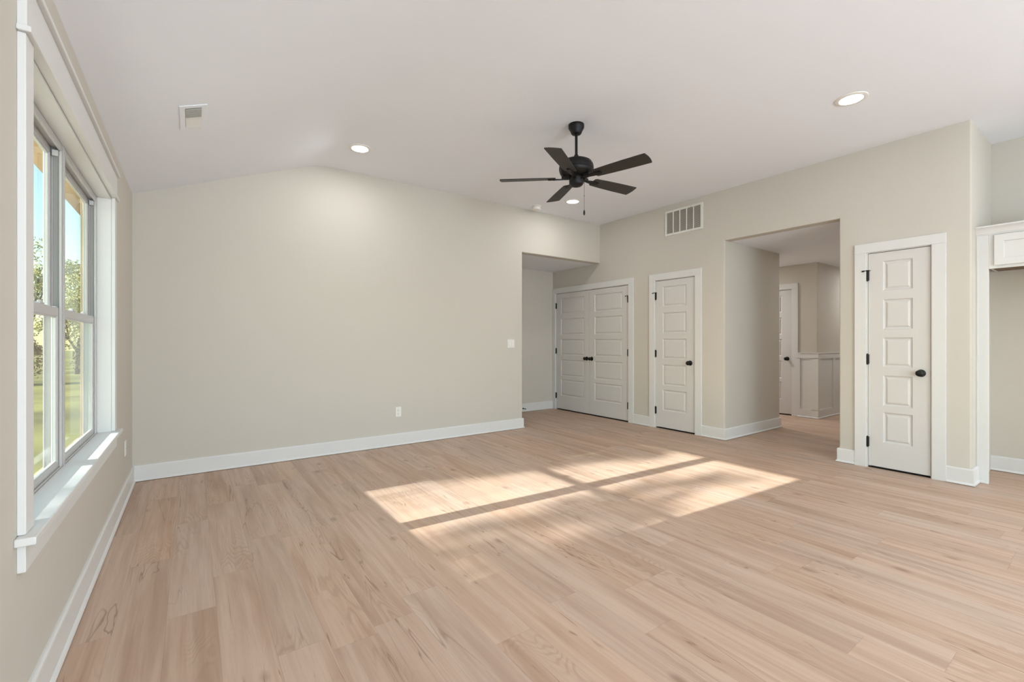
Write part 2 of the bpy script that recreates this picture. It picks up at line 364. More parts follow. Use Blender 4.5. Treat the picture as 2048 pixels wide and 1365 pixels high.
# wainscot in the hallway: boards 18 mm proud of the wall
WB = [(0, .004), (.03, .004), (.03, .008), (.0265, .015), (.020, .021), (.019, .022), (.019, .130), (0, .130)]
path = [(DX, HD[1]-CO+.003), (DX, DY), (10.8, DY)]
wa = sweep(path, WB)
rail = sweep(path, [(0, .93), (.019, .93), (.019, 1.010), (.026, 1.010), (.026, 1.019), (0, 1.019)])
panel = sweep(path, [(0, .12), (.004, .12), (.004, .94), (0, .94)])
bat = MB(); bat.box(DX-.019, DX, DY-.0185, DY+.075, .125, .935)
bat.box(DX, DX+.05, DY-.0186, DY-.0005, .125, .935)
for x in (8.45, 9.05, 9.65, 10.25): bat.box(x, x+.09, DY-.0186, DY-.0005, .125, .935)
bat.box(DX-.019, DX, HD[1]-CO-.03, HD[1]-CO+.003, .125, .935)
m_ = merge(wa+rail+panel); m_.add(bat.v, bat.f)
S(m_.build('trim_1', M['trim']), 'white board and batten wainscot deep in the hallway', 'wainscot')

# ------------------------------------------------------------ doors
def leaf_mesh(w, h, px0, px1, t=.035):
    """five-panel moulded leaf; front faces local -y"""
    m = MB(); zs = [.235, .529, .588, .873, .943, 1.217, 1.300, 1.572, 1.655, 1.928]
    zs = [(.232, .515), (.577, .861), (.940, 1.214), (1.292, 1.570), (1.655, 1.928)]
    Z = [0.0]; 
    for a_, b_ in zs: Z += [a_, b_]
    Z.append(h); Xs = [0, px0, px1, w]
    for i in range(3):
        for k in range(len(Z)-1):
            if i == 1 and k % 2 == 1: continue
            m.add([(Xs[i], 0, Z[k]), (Xs[i+1], 0, Z[k]), (Xs[i+1], 0, Z[k+1]), (Xs[i], 0, Z[k+1])], [(0, 1, 2, 3)])
    prof_ = [(0, 0), (.0035, .0075), (.010, .0110), (.018, .0115), (.031, .0035), (.038, .0026)]
    for a_, b_ in zs:
        for q in range(len(prof_)-1):
            (i0, d0), (i1, d1) = prof_[q], prof_[q+1]
            A = [(px0+i0, d0, a_+i0), (px1-i0, d0, a_+i0), (px1-i0, d0, b_-i0), (px0+i0, d0, b_-i0)]
            B = [(px0+i1, d1, a_+i1), (px1-i1, d1, a_+i1), (px1-i1, d1, b_-i1), (px0+i1, d1, b_-i1)]
            m.add(A+B, [(0, 1, 5, 4), (1, 2, 6, 5), (2, 3, 7, 6), (3, 0, 4, 7)])
        i1, d1 = prof_[-1]
        m.add([(px0+i1, d1, a_+i1), (px1-i1, d1, a_+i1), (px1-i1, d1, b_-i1), (px0+i1, d1, b_-i1)], [(0, 1, 2, 3)])
    m.add([(0, 0, 0), (w, 0, 0), (w, t, 0), (0, t, 0), (0, 0, h), (w, 0, h), (w, t, h), (0, t, h)], [(0, 3, 2, 1), (4, 5, 6, 7), (1, 2, 6, 5), (3, 0, 4, 7), (2, 3, 7, 6)])
    return m
def weld(o, d=1e-5):
    bm = bmesh.new(); bm.from_mesh(o.data); bmesh.ops.remove_doubles(bm, verts=bm.verts, dist=d); bmesh.ops.recalc_face_normals(bm, faces=bm.faces); bm.to_mesh(o.data); bm.free()
RECESS = .004; GAP = .020
def knob(parent, x, z, y=0):
    R = Matrix.Translation((x, y, z)) @ Matrix.Rotation(PI/2, 4, 'X')     # lathe axis -> -y
    k = MB().lathe([(.006, -.001), (.033, -.001), (.033, .003), (.031, .006), (.024, .009), (.013, .012), (.011, .018), (.0115, .026), (.018, .031), (.0255, .040), (.0285, .049), (.0275, .057), (.022, .064), (.012, .0675), (.001, .0685)], 28, R)
    return k.build('knob', M['black'], parent, smooth=True)
def hinge(parent, x, z, y, pin_arm=0):
    """z is the hinge centre; pin_arm -1/+1 adds the sprung stop arm"""
    m = MB(); m.lathe([(.0068, -.045), (.0068, .045)], 12, Matrix.Translation((x, y-.012, z)))
    m.lathe([(.0045, .045), (.0078, .0465), (.0078, .049), (.004, .053)], 12, Matrix.Translation((x, y-.012, z)))
    m.lathe([(.004, -.053), (.0078, -.049), (.0078, -.0465), (.0045, -.045)], 12, Matrix.Translation((x, y-.012, z)))
    m.box(x-.010, x+.010, y-.013, y+.001, z-.0445, z+.0445)
    h = m.build('hinge', M['black'], parent, smooth=True)
    if pin_arm:
        s = MB(); s.box(x-.010, x+.010, y-.022, y+.000, z+.044, z+.054)
        tip = Vector((x-.040, y-.030, z+.043)); s.tube((x-.004, y-.016, z+.050), (x-.028, y-.026, z+.047), .0038, .0036, 8); s.tube((x-.024, y-.024, z+.047), tip, .0075, .0065, 10)
        s.tube((x, y-.018, z+.048), (x+.022, y-.010, z+.047), .0032, .0032, 8)
        s.build('hinge_stop', M['black'], h, smooth=True)
    return h
HZ = (.245, 1.030, 1.825)
def door(name, label, origin, rz, w, px0, px1, knob_x, hinge_x, arm, hinges=True):
    r = empty(name, origin, rz, label=label, cat='door', kind='structure')
    y = RECESS
    lf = leaf_mesh(w, DH-.005-GAP, px0, px1); lf.v = [(a, b+y, c+GAP) for a, b, c in lf.v]
    o = lf.build('door_leaf', M['door'], r, clean=False); weld(o)
    b = o.modifiers.new('bevel', 'BEVEL'); b.width = .0012; b.segments = 1; b.limit_method = 'ANGLE'; b.angle_limit = math.radians(60)
    knob(r, knob_x, .917, y)
    if hinges:
        for i, z in enumerate(HZ): hinge(r, hinge_x, z, y, arm if i == 2 else 0)
    return r
G = .003
wd = (DD[0]-DD[1]-3*G)/2
def dorigin(yl): return (XR, yl, 0)
door('door_1', 'left leaf of the white panelled double doors beside the shaded alcove', dorigin(DD[0]-G), FACE_X, wd, .118, wd-.118, wd-.055, -.002, 0)
d2 = door('door_2', 'right leaf of the white panelled double doors, under the return grille side', dorigin(DD[0]-2*G-wd), FACE_X, wd, .118, wd-.118, .055, wd-.003, 1)
d2['label'] = 'right leaf of the white panelled double doors, with a hinge stop on its top right hinge'
ws = SD[0]-SD[1]-2*G
door('door_3', 'narrow white five panel door between the double doors and the hallway opening', dorigin(SD[0]-G), FACE_X, ws, .108, ws-.122, ws-.066, -.002, 1)
wr = RD[0]-RD[1]-2*G
door('door_4', 'narrow white five panel door right of the hallway opening, nearest the refrigerator cabinet', dorigin(RD[0]-G), FACE_X, wr, .113, wr-.120, wr-.062, -.002, 1)
wh = HD[0]-HD[1]-2*G
door('door_5', 'shaded white door half hidden at the end of the hallway', (DX, HD[0]-G, 0), FACE_X, wh, .12, wh-.145, wh-.063, -.002, 0)

def casing(name, label, yl, yr, X=XR, left_cut=0):
    """plain flat boards, butt-jointed; local x from the left jamb"""
    r = empty(name, (X, yl, 0), FACE_X, label=label, cat='door casing', kind='structure')
    w = yl-yr; i = .0085; o = .101; T = .018; top = DH+.006; m = MB()
    m.box(-o+left_cut, -i, -T, 0, 0, top); m.box(w+i, w+o, -T, 0, 0, top); m.box(-o+left_cut, w+o, -T, 0, top, top+.088)
    m.build('casing', M['trim'], r, bevel=.0025)
    j = MB(); j.box(-J, 0, .0005, .058, 0, DH+J); j.box(w, w+J, .0005, .058, 0, DH+J); j.box(0, w, .0005, .058, DH, DH+J)
    j.box(0, .012, .044, .056, 0, DH); j.box(w-.012, w, .044, .056, 0, DH); j.box(.012, w-.012, .044, .056, DH-.012, DH)
    j.build('jamb', M['trim'], r)
    return r
c2 = casing('trim_2', 'white flat casing around the double doors', *DD, left_cut=.011)
m = MB(); w = DD[0]-DD[1]
for x in (w/2-.11, w/2+.05): m.box(x, x+.06, .006, .026, DH-.0035, DH)
m.build('strike_plate', M['black'], c2)
casing('trim_3', 'white flat casing around the narrow door left of the hallway opening', *SD)
c4 = casing('trim_4', 'white flat casing around the narrow door by the refrigerator cabinet', *RD)
MB().box(RD[0]-RD[1]-.0028, RD[0]-RD[1], .006, .030, .885, .945).build('strike_plate', M['black'], c4)
casing('trim_5', 'white flat casing around the door at the end of the hallway', *HD, X=DX)
for k, (yl, yr, X, what) in enumerate(((DD[0], DD[1], XR, 'double doors'), (SD[0], SD[1], XR, 'narrow door left of the hallway'), (RD[0], RD[1], XR, 'narrow door right of the hallway'), (HD[0], HD[1], DX, 'door at the hallway end'))):
    S(MB().box(X+.010, X+.058, yr+.001, yl-.001, 0, .006).build('trim_%d' % (6+k), M['gap_shade']), 'dark strip painted as the gap shade under the '+what, 'gap shade')

# ------------------------------------------------------------ the window (mulled pair of double-hung units)
win = empty('window_1', (XL, 0, 0), FACE_PX, label='white double window of two double-hung units in the left wall', cat='window', kind='structure')
# local: x = world Y, y = -(X-XL): positive y goes outdoors, z up
T = .019; y0, y1 = WY0, WY1
m = MB(); m.box(y0-.083, y0-.003, -T, 0, .632, 2.106); m.box(y1+.003, y1+.083, -T, 0, .632, 2.106); m.build('side_casing', M['trim'], win, bevel=.002)
MB().box(y0-.095, y1+.097, -.032, 0, 2.1065, 2.124).build('head_band', M['trim'], win, bevel=.003)
m = MB(); m.box(y0-.083, y1+.083, -.021, 0, 2.1245, 2.262); m.build('head_board', M['trim'], win, bevel=.0015)
MB().box(y0-.10, y1+.10, -.036, 0, 2.2625, 2.280).build('head_cap', M['trim'], win, bevel=.003)
m = MB(); m.box(y0-.003, y0+.0, -.010, .07, .632, 2.10)
m.box(y0-.012, y0, 0, .066, .63, 2.107); m.box(y1, y1+.012, 0, .066, .63, 2.107); m.box(y0, y1, 0, .066, 2.095, 2.107); m.build('jamb_liner', M['trim'], win)
m = MB(); m.cells([y0-.115, y0-.012, y1+.012, y1+.115], [-.046, 0.0, .065], [.607, .631], lambda x, y, z: y < 0 or y0-.012 < x < y1+.012); m.build('window_stool', M['trim'], win, bevel=.004, seg=3)
m = MB(); m.box(y0-.085, y1+.085, -.019, 0, .522, .6065); m.build('apron', M['trim'], win, bevel=.002)
# vinyl units
FY = .066                 # local depth of the frame face
mc_ = (y0+y1)/2; units = ((y0, mc_), (mc_, y1))
zb, zt = .624, 2.095
for k, (a, b) in enumerate(units):
    u = MB(); fw = .036; d0, d1 = FY, .126
    # outer frame box with stepped tracks
    for s_ in (0, 1):
        e0, e1 = (a, a+fw) if s_ == 0 else (b-fw, b)
        u.box(e0, e1, d0, d0+.009, zb, zt)                      # inside lip
        i0, i1 = (a, a+.022) if s_ == 0 else (b-.022, b)
        u.box(i0, i1, d0+.009, d1, zb, zt)
        p0, p1 = (a+.022, a+.034) if s_ == 0 else (b-.034, b-.022)
        u.box(p0, p1, d0+.0305, d0+.034, 1.33, zt); u.box(p0, p1, d1-.004, d1, zb, zt)
    u.box(a+fw, b-fw, d0, d0+.009, zt-.034, zt); u.box(a+.022, b-.022, d0+.009, d1, zt-.02, zt)
    u.box(a+fw, b-fw, d0, d0+.008, zb, zb+.010); u.box(a+.022, b-.022, d0+.008, d1, zb, zb+.008)
    fr = u.build('window_frame', M['vinyl'], win, bevel=.0015, seg=1)
    tr_ = MB(); 
    for e0, e1 in ((a+.0225, a+.026), (b-.026, b-.0225)): tr_.box(e0, e1, d0+.0092, d0+.0303, 1.34, zt-.05)
    tr_.build('balance_track', M['track'], fr)
    blk = MB(); blk.box(a+.022, a+.052, d0+.0095, d0+.030, zt-.062, zt-.035); blk.box(b-.052, b-.022, d0+.0095, d0+.030, zt-.062, zt-.035); blk.build('sash_stop', M['vinyl'], fr, bevel=.002, seg=1)
    def sash(nm, x0, x1, z0, z1, dy0, dy1, st, top, bot):
        s = MB(); s.cells([x0, x0+st, x1-st, x1], [dy0, dy1], [z0, z0+bot, z1-top, z1], lambda x, y, z: not (x0+st < x < x1-st and z0+bot < z < z1-top))
        o = s.build(nm, M['vinyl'], win, bevel=.003, seg=2)
        yc = (dy0+dy1)/2
        MB().box(x0+st-.006, x1-st+.006, yc-.002, yc+.002, z0+bot-.006, z1-top+.006).build('glass_pane', M['glass'], o)
        gl = MB().cells([x0+st-.001, x0+st+.007, x1-st-.007, x1-st+.001], [yc-.007, yc-.0025], [z0+bot-.001, z0+bot+.007, z1-top-.007, z1-top+.001], lambda x, y, z: not (x0+st+.007 < x < x1-st-.007 and z0+bot+.007 < z < z1-top-.007))
        gl.build('glazing_bead', M['vinyl'], o)
        return o
    lo = sash('lower_sash', a+.0265, b-.0265, zb+.008, 1.352, d0+.0095, d0+.0300, .034, .040, .028)
    up = sash('upper_sash', a+.0265, b-.0265, 1.318, zt-.021, d0+.0345, d0+.0555, .032, .034, .034)
    lk = MB(); xm = (a+b)/2
    for xx in (a+.30, b-.30): lk.box(xx-.03, xx+.03, d0+.011, d0+.029, 1.352, 1.359); lk.tube((xx, d0+.020, 1.359), (xx, d0+.020, 1.366), .008, .007, 12); lk.box(xx-.006, xx+.030, d0+.015, d0+.024, 1.362, 1.368)
    for xx in (a+.06, b-.06): lk.box(xx-.014, xx+.014, d0+.012, d0+.026, 1.352, 1.356)
    lk.build('sash_lock', M['vinyl'], lo, bevel=.001, seg=1)
MB().box(mc_-.006, mc_+.006, FY-.003, FY, zb, zt).build('mullion_strip', M['vinyl'], win, bevel=.001)
# outside: tan brick mould
m = MB(); m.box(y0-.06, y0-.001, .1265, .142, .60, 2.15); m.box(y1+.001, y1+.06, .1265, .142, .60, 2.15); m.box(y0-.001, y1+.001, .1265, .142, 2.096, 2.15); m.box(y0-.06, y1+.06, .1265, .165, .56, .60)
m.build('exterior_trim', M['siding'], win, bevel=.002)
# wide window added unseen behind the camera to go with the fill light
w2 = empty('fill_window_rear', (0, -4.9, 0), PI, label='wide white window added unseen behind the camera for fill light', cat='window', kind='structure')
m = MB(); m.cells([-2.55, -2.50, -1.38, -1.32, -.2, -.15], [.05, .10], [.35, .41, 2.29, 2.35], lambda x, y, z: z < .41 or z > 2.29 or x < -2.50 or x > -.2 or abs(x+1.35) < .03)
m.build('window_frame', M['vinyl'], w2, bevel=.003)
MB().box(-2.5, -.2, .072, .076, .41, 2.29).build('glass_pane', M['glass'], w2)
m = MB().cells([-2.64, -2.55, -.15, -.06], [-.018, 0], [.26, .35, 2.35, 2.44], lambda x, y, z: not (-2.55 < x < -.15 and .35 < z < 2.35)); m.build('casing', M['trim'], w2, bevel=.003)

def plain_window(name, label, loc, rz, x0, x1, z0, z1):
    w_ = empty(name, loc, rz, label=label, cat='window', kind='structure')
    MB().cells([x0, x0+.05, x1-.05, x1], [.05, .10], [z0, z0+.05, (z0+z1)/2-.025, (z0+z1)/2+.025, z1-.05, z1], lambda x, y, z: not (x0+.05 < x < x1-.05 and (z0+.05 < z < (z0+z1)/2-.025 or (z0+z1)/2+.025 < z < z1-.05))).build('window_frame', M['vinyl'], w_, bevel=.003)
    MB().box(x0+.045, x1-.045, .072, .076, z0+.045, z1-.045).build('glass_pane', M['glass'], w_)
    MB().cells([x0-.09, x0, x1, x1+.09], [-.018, 0], [z0-.09, z0, z1, z1+.09], lambda x, y, z: not (x0 < x < x1 and z0 < z < z1)).build('casing', M['trim'], w_, bevel=.003)
plain_window('fill_window_left', 'white window added unseen to the left wall behind the camera for fill light', (XL, 0, 0), FACE_PX, LW[0], LW[1], LW[2], LW[3])
plain_window('fill_window_right', 'white window added unseen behind the camera on the right for fill light', (AX, 0, 0), FACE_X, -KW[1], -KW[0], KW[2], KW[3])

# ------------------------------------------------------------ ceiling fan
FXC, FYC = 2.663, 2.800
fan = empty('ceiling_fan', (FXC, FYC, HC), 0, label='black five blade ceiling fan on a short downrod with pull chain', cat='ceiling fan')
def Lz(p): return [(r, z-HC) for r, z in p]
MB().lathe(Lz([(.030, HC), (.066, HC), (.067, HC-.006), (.066, HC-.028), (.060, HC-.040), (.050, HC-.055), (.046, HC-.070), (.038, HC-.080), (.020, HC-.084)]), 40).build('canopy', M['fanbody'], fan, smooth=True)
MB().lathe(Lz([(.0115, HC-.08), (.0115, 2.745)]), 20).build('downrod', M['fanbody'], fan, smooth=True)
MB().lathe(Lz([(.012, 2.785), (.018, 2.783), (.019, 2.760), (.026, 2.752), (.027, 2.728)]), 24).build('yoke_cover', M['fanbody'], fan, smooth=True)
MB().lathe(Lz([(.02, 2.738), (.080, 2.737), (.112, 2.731), (.128, 2.722), (.130, 2.716), (.134, 2.712), (.141, 2.700), (.1455, 2.684), (.1465, 2.670), (.1465, 2.658), (.143, 2.654), (.143, 2.644), (.138, 2.630), (.126, 2.616), (.105, 2.605), (.070, 2.600), (.02, 2.600)]), 56).build('motor_housing', M['fanbody'], fan, smooth=True)
MB().lathe(Lz([(.02, 2.601), (.060, 2.600), (.062, 2.590), (.056, 2.586), (.055, 2.578), (.060, 2.574), (.060, 2.545), (.056, 2.532), (.043, 2.521), (.020, 2.516), (.001, 2.5155)]), 40).build('switch_housing', M['fanbody'], fan, smooth=True)
MB().lathe(Lz([(.001, 2.516), (.005, 2.516), (.005, 2.513), (.001, 2.512)]), 12).build('finial_screw', M['black'], fan, smooth=True)
ch = MB(); cx_, cy_ = .062*math.cos(math.radians(-28)), .062*math.sin(math.radians(-28))
ch.tube((cx_-.004, cy_, 2.552-HC), (cx_+.010, cy_, 2.552-HC), .005, .005, 10)
ch.tube((cx_+.010, cy_, 2.552-HC), (cx_+.010, cy_, 2.322-HC), .0016, .0016, 6)
ch.lathe([(.001, 2.437-HC), (.0034, 2.440-HC), (.0034, 2.448-HC), (.001, 2.451-HC)], 8, Matrix.Translation((cx_+.010, cy_, 0)))
co = ch.build('pull_chain', M['chain'], fan, smooth=True)
MB().lathe([(.001, 2.276-HC), (.005, 2.278-HC), (.0080, 2.288-HC), (.0080, 2.306-HC), (.0045, 2.318-HC), (.001, 2.326-HC)], 14, Matrix.Translation((cx_+.010, cy_, 0))).build('pull_knob', M['black'], co, smooth=True)
ZB = 2.588-HC
def blade_poly():
    pts = []; r0, r1 = .175, .655; wr, wt = .053, .0685
    pts += [(r0, -wr+.012), (r0+.012, -wr), (.30, -.060), (.45, -.066), (r1-.030, -wt)]
    for i in range(5):
        t = i/4; a = -PI/2+t*PI/2; pts.append((r1-.014+.006*math.cos(a), -wt+.007+.007*math.sin(a)))
    for i in range(1, 8):
        t = i/8; y = (-wt+.007)*(1-t)+(wt-.007)*t; pts.append((r1-.008+.008*(1-(2*t-1)**2), y))
    for i in range(5):
        t = i/4; a = t*PI/2; pts.append((r1-.014+.006*math.cos(a), wt-.007+.007*math.sin(a)))
    pts += [(r1-.030, wt), (.45, .066), (.30, .060), (r0+.012, wr), (r0, wr-.012)]
    return pts
PITCH = math.radians(-11.5)
for k in range(5):
    ang = math.radians(-76.7+72*k)
    R = Matrix.Rotation(ang, 4, 'Z') @ Matrix.Translation((0, 0, ZB)) @ Matrix.Rotation(PITCH, 4, 'X')
    b = MB().prism(blade_poly(), -.003, .003, R).build('blade', M['blade'], fan, bevel=.0012, seg=1)
    i = MB()
    R2 = Matrix.Rotation(ang, 4, 'Z') @ Matrix.Translation((0, 0, ZB))
    arm = [(.060, -.016), (.105, -.012), (.150, -.019), (.170, -.022), (.235, -.018), (.240, -.012), (.240, .012), (.235, .018), (.170, .022), (.150, .019), (.105, .012), (.060, .016)]
    i.prism(arm, -.0115, -.0035, R)
    i.prism([(.075, -.020), (.125, -.010), (.125, .010), (.075, .020)], -.006, .016, R2)
    for px_, py_ in ((.19, -.010), (.19, .010), (.225, 0)): i.lathe([(.001, -.0145), (.004, -.0135), (.004, -.011)], 8, R @ Matrix.Translation((px_, py_, 0)))
    i.build('blade_bracket', M['fanbody'], b, bevel=.001, seg=1)

# ------------------------------------------------------------ recessed lights
def downlight(x, y, z, label, watt=LAMP_W, group=None):
    r = empty('ceiling_light', (x, y, z), 0, label=label, cat='ceiling light', group=group)
    MB().lathe([(.076, -.0065), (.094, -.0075), (.104, -.004), (.106, 0.0), (.076, 0.0)], 48, None, cap=False).build('trim_ring', M['plastic'], r, smooth=True)
    MB().lathe([(.0765, -.0005), (.0765, -.0058), (.001, -.0060)], 48, None).build('lens', M['lens'], r, smooth=True)
    area('lamp_light', (0, 0, -.012), (0, 0, -1), .15, .15, watt, LAMP_COL, r, 'DISK')
    return r
Gc = 'round recessed lights in the main ceiling'
downlight(1.306, 4.337, HC, 'round recessed ceiling light nearest the ceiling crease, over the blank back wall', group=Gc)
downlight(4.078, 1.290, HC, 'round recessed ceiling light at the upper right, in front of the refrigerator alcove', group=Gc, watt=3)
downlight(4.080, 4.357, HC, 'round recessed ceiling light just below the fan blades, near the alcove header', group=Gc)
downlight(1.306, 1.290, HC, 'round recessed ceiling light above the camera', group=Gc)
for x, y in ((1.306, -1.6), (4.078, -1.6), (1.306, -3.9), (4.078, -3.9)): downlight(x, y, HC, 'round recessed fill light added unseen behind the camera', group='fill lights added behind the camera')  # unseen lamps added behind the camera as room fill
downlight(9.25, 2.35, HH, 'round recessed light deep in the hallway, hidden by the wall', watt=11)
downlight(7.25, 4.6, HH, 'round recessed light added unseen in the cross passage to brighten the hallway', watt=24)  # unseen lamp added to lift the wall around the hallway door
downlight(7.25, 2.08, HH, 'round recessed light added unseen over the hallway corner to brighten it', watt=3)  # small unseen lamp added to brighten the hallway

# ------------------------------------------------------------ smoke detector
sm = empty('smoke_detector', (3.825, 4.800, HC), 0, label='small round white smoke detector on the ceiling above the header', cat='smoke detector')
MB().lathe([(.001, 0), (.062, 0), (.062, -.010), (.058, -.012)], 36).build('base_plate', M['plastic'], sm, smooth=True)
MB().lathe([(.052, -.012), (.058, -.015), (.058, -.042), (.052, -.051), (.030, -.055), (.001, -.0555)], 36).build('cover', M['plastic'], sm, smooth=True)
MB().lathe([(.053, -.0115), (.053, -.0145)], 36).build('vent_gap', M['slot'], sm, smooth=True)

# ------------------------------------------------------------ ceiling supply register on the slope
ang = math.atan(sl_)
reg = empty('ceiling_register', (.0055, 3.490, HE+sl_*(.0055-XL)), 0, label='small white rectangular air register on the sloped ceiling', cat='air register')
reg.rotation_euler = (0, -ang, 0)
m = MB().cells([-.076, -.044, .044, .076], [-.178, -.140, .148, .178], [-.006, 0.0], lambda x, y, z: not (abs(x) < .044 and -.140 < y < .148)); m.build('face_plate', M['ceil'], reg, bevel=.004, seg=2)
MB().box(-.044, .044, -.140, .148, -.0010, -.0002).build('duct_back', M['duct'], reg)
def louvers(y0_, y1_, n, tilt):
    m = MB()
    for i in range(n):
        y = y0_+(y1_-y0_)*(i+.5)/n
        m.obox(Matrix.Translation((0, y, -.006)) @ Matrix.Rotation(tilt, 4, 'X'), -.0435, .0435, -.0070, .0070, -.0006, .0006)
    return m
louvers(-.136, -.006, 8, math.radians(52)).build('louver_bank', M['metalw'], reg)
louvers(.008, .146, 9, math.radians(-38)).build('louver_bank', M['metalw'], reg)
MB().box(-.044, .044, -.004, .006, -.012, -.001).build('centre_bar', M['metalw'], reg)

# ------------------------------------------------------------ return air grille on the right wall
gr = empty('return_air_grille', (XR, 3.785, 2.627), FACE_X, label='white five column return air grille high on the wall above the narrow door', cat='air grille')
GW, GH = .557, .336; fx0, fx1, fz0, fz1 = .026, GW-.034, .028, GH-.026
cols = [fx0+(fx1-fx0)*i/5 for i in range(6)]
xs = [0, fx0]+[v for i in range(1, 5) for v in (cols[i]-.0065, cols[i]+.0065)]+[fx1, GW]
m = MB().cells(xs, [-.011, 0.0], [0, fz0, fz1, GH], lambda x, y, z: z < fz0 or z > fz1 or x < fx0 or x > fx1 or any(abs(x-cols[i]) < .0065 for i in range(1, 5)))
m.build('frame', M['metalw'], gr, bevel=.002, seg=1)
MB().box(fx0, fx1, -.0012, -.0004, fz0, fz1).build('duct_back', M['darkduct'], gr)
sl2 = MB(); n_ = 22
for i in range(n_):
    z = fz0+(fz1-fz0)*(i+.5)/n_
    for q in range(5):
        xa = cols[q]+(.0065 if q else 0); xb = cols[q+1]-(.0065 if q < 4 else 0)
        sl2.obox(Matrix.Translation((0, -.0058, z)) @ Matrix.Rotation(math.radians(30), 4, 'X'), xa, xb, -.0052, .0052, -.0005, .0005)
sl2.build('slats', M['metalw'], gr)
for x in (.125, .392):
    for z in (.012, GH-.012): MB().lathe([(.0035, 0), (.0035, .0015), (.001, .002)], 8, Matrix.Translation((x, -.011, z)) @ Matrix.Rotation(PI/2, 4, 'X')).build('screw', M['duct'], gr)

# ------------------------------------------------------------ outlets and switch
def outlet(loc, rz, label):
    r = empty('electrical_outlet', loc, rz, label=label, cat='outlet', group='white wall outlets')
    MB().box(-.035, .035, -.006, 0, -.0575, .0575).build('cover_plate', M['plastic'], r, bevel=.003, seg=2)
    for z in (-.020, .020):
        f = MB(); f.box(-.0165, .0165, -.0085, -.006, z-.0145, z+.0145); o = f.build('receptacle', M['plastic'], r, bevel=.002, seg=1)
        s = MB(); s.box(-.0085, -.0060, -.0089, -.0084, z-.002, z+.007); s.box(.0060, .0080, -.0089, -.0084, z-.001, z+.006)
        s.lathe([(.0028, 0), (.0028, .0006)], 10, Matrix.Translation((0, -.0083, z-.0085)) @ Matrix.Rotation(PI/2, 4, 'X')); s.build('slots', M['slot'], o)
    return r
outlet((1.940, YB, .385), 0, 'white outlet low on the large blank back wall')
outlet((XL, 4.490, .388), FACE_PX, 'white outlet low on the left wall, seen edge-on past the window stool')
sw = empty('light_switch', (3.535, YB, 1.168), 0, label='white two gang rocker switch beside the alcove opening', cat='light switch')
MB().box(-.058, .058, -.006, 0, -.0575, .0575).build('cover_plate', M['plastic'], sw, bevel=.003)
for x in (-.023, .023):
    m = MB().add([(x-.0165, -.0065, -.033), (x+.0165, -.0065, -.033), (x+.0165, -.0065, .033), (x-.0165, -.0065, .033), (x-.0160, -.0115, -.032), (x+.0160, -.0115, -.032), (x+.0160, -.0075, .032), (x-.0160, -.0075, .032)],
                  [(0, 3, 2, 1), (4, 5, 6, 7), (0, 1, 5, 4), (1, 2, 6, 5), (2, 3, 7, 6), (3, 0, 4, 7)]); m.build('rocker', M['plastic'], sw)

# ------------------------------------------------------------ spring door stop in the nook
ds = empty('door_stop', (4.585, NY-.015, .056), 0, label='small black door stop on the alcove baseboard', cat='door stop')
R = Matrix.Rotation(PI/2, 4, 'X')
MB().lathe([(.004, 0), (.013, 0), (.012, .004), (.006, .010)], 16, R).build('mount', M['black'], ds, smooth=True)
sp = MB(); pr = []
for i in range(24): pr += [(.0048, .010+i*.0022), (.0036, .0111+i*.0022)]
sp.lathe(pr, 12, R).build('spring', M['black'], ds, smooth=True)
MB().lathe([(.003, .062), (.0075, .063), (.0080, .074), (.006, .078), (.001, .079)], 14, R).build('tip', M['black'], ds, smooth=True)

# ------------------------------------------------------------ refrigerator cabinet
cab = empty('refrigerator_cabinet', (FX, AY, 0), FACE_X, label='white refrigerator surround cabinet with crown moulding at the right edge', cat='cabinet')
CW = .98; D_ = AX-FX     # local x right along the front, y into the alcove
m = MB(); m.box(.0005, .019, .019, .060, 0, 2.10); m.box(.0005, .074, 0, .019, 0, 2.10); m.build('side_panel', M['trim'], cab, bevel=.0015, seg=1)
m = MB(); m.box(.0008, .016, -.004, 0, .0, 2.09); m.build('scribe_strip', M['trim'], cab, bevel=.001, seg=1)
MB().box(.0165, .074, -.012, 0, .0, .018).build('shoe_moulding', M['trim'], cab, bevel=.004, seg=2)
m = MB(); m.box(CW-.019, CW, .019, .060, 0, 2.10); m.box(CW-.074, CW, 0, .019, 0, 2.10); m.build('side_panel', M['trim'], cab, bevel=.0015, seg=1)
zb_ = 1.808
m = MB().cells([.0745, .11, .472, .508, CW-.11, CW-.0745], [0.001, .019], [zb_, zb_+.03, 2.075, 2.10], lambda x, y, z: not (zb_+.03 < z < 2.075 and (.11 < x < .472 or .508 < x < CW-.11)))
m.build('face_frame', M['trim'], cab, bevel=.001, seg=1)
m = MB(); m.box(.030, .046, .0195, D_-.001, zb_+.0385, 2.10); m.box(CW-.046, CW-.030, .0195, D_-.001, zb_+.0385, 2.10); m.box(.046, CW-.046, D_-.012, D_-.001, zb_+.058, 2.09); m.box(.046, CW-.046, .0195, D_-.001, 2.085, 2.10); m.build('cabinet_box', M['trim'], cab)
MB().box(.047, CW-.047, .0195, D_-.0125, zb_+.040, zb_+.056).build('bottom_panel', M['ply'], cab)
def shaker(x0, x1, z0, z1):
    st = .055; m = MB().cells([x0, x0+st, x1-st, x1], [-.020, -.007, -.001], [z0, z0+st, z1-st, z1], lambda x, y, z: y > -.007 or not (x0+st < x < x1-st and z0+st < z < z1-st))
    return m
shaker(.108, .480, 1.832, 2.082).build('cabinet_door', M['trim'], cab, bevel=.0015, seg=2)
shaker(.500, CW-.108, 1.832, 2.082).build('cabinet_door', M['trim'], cab, bevel=.0015, seg=2)
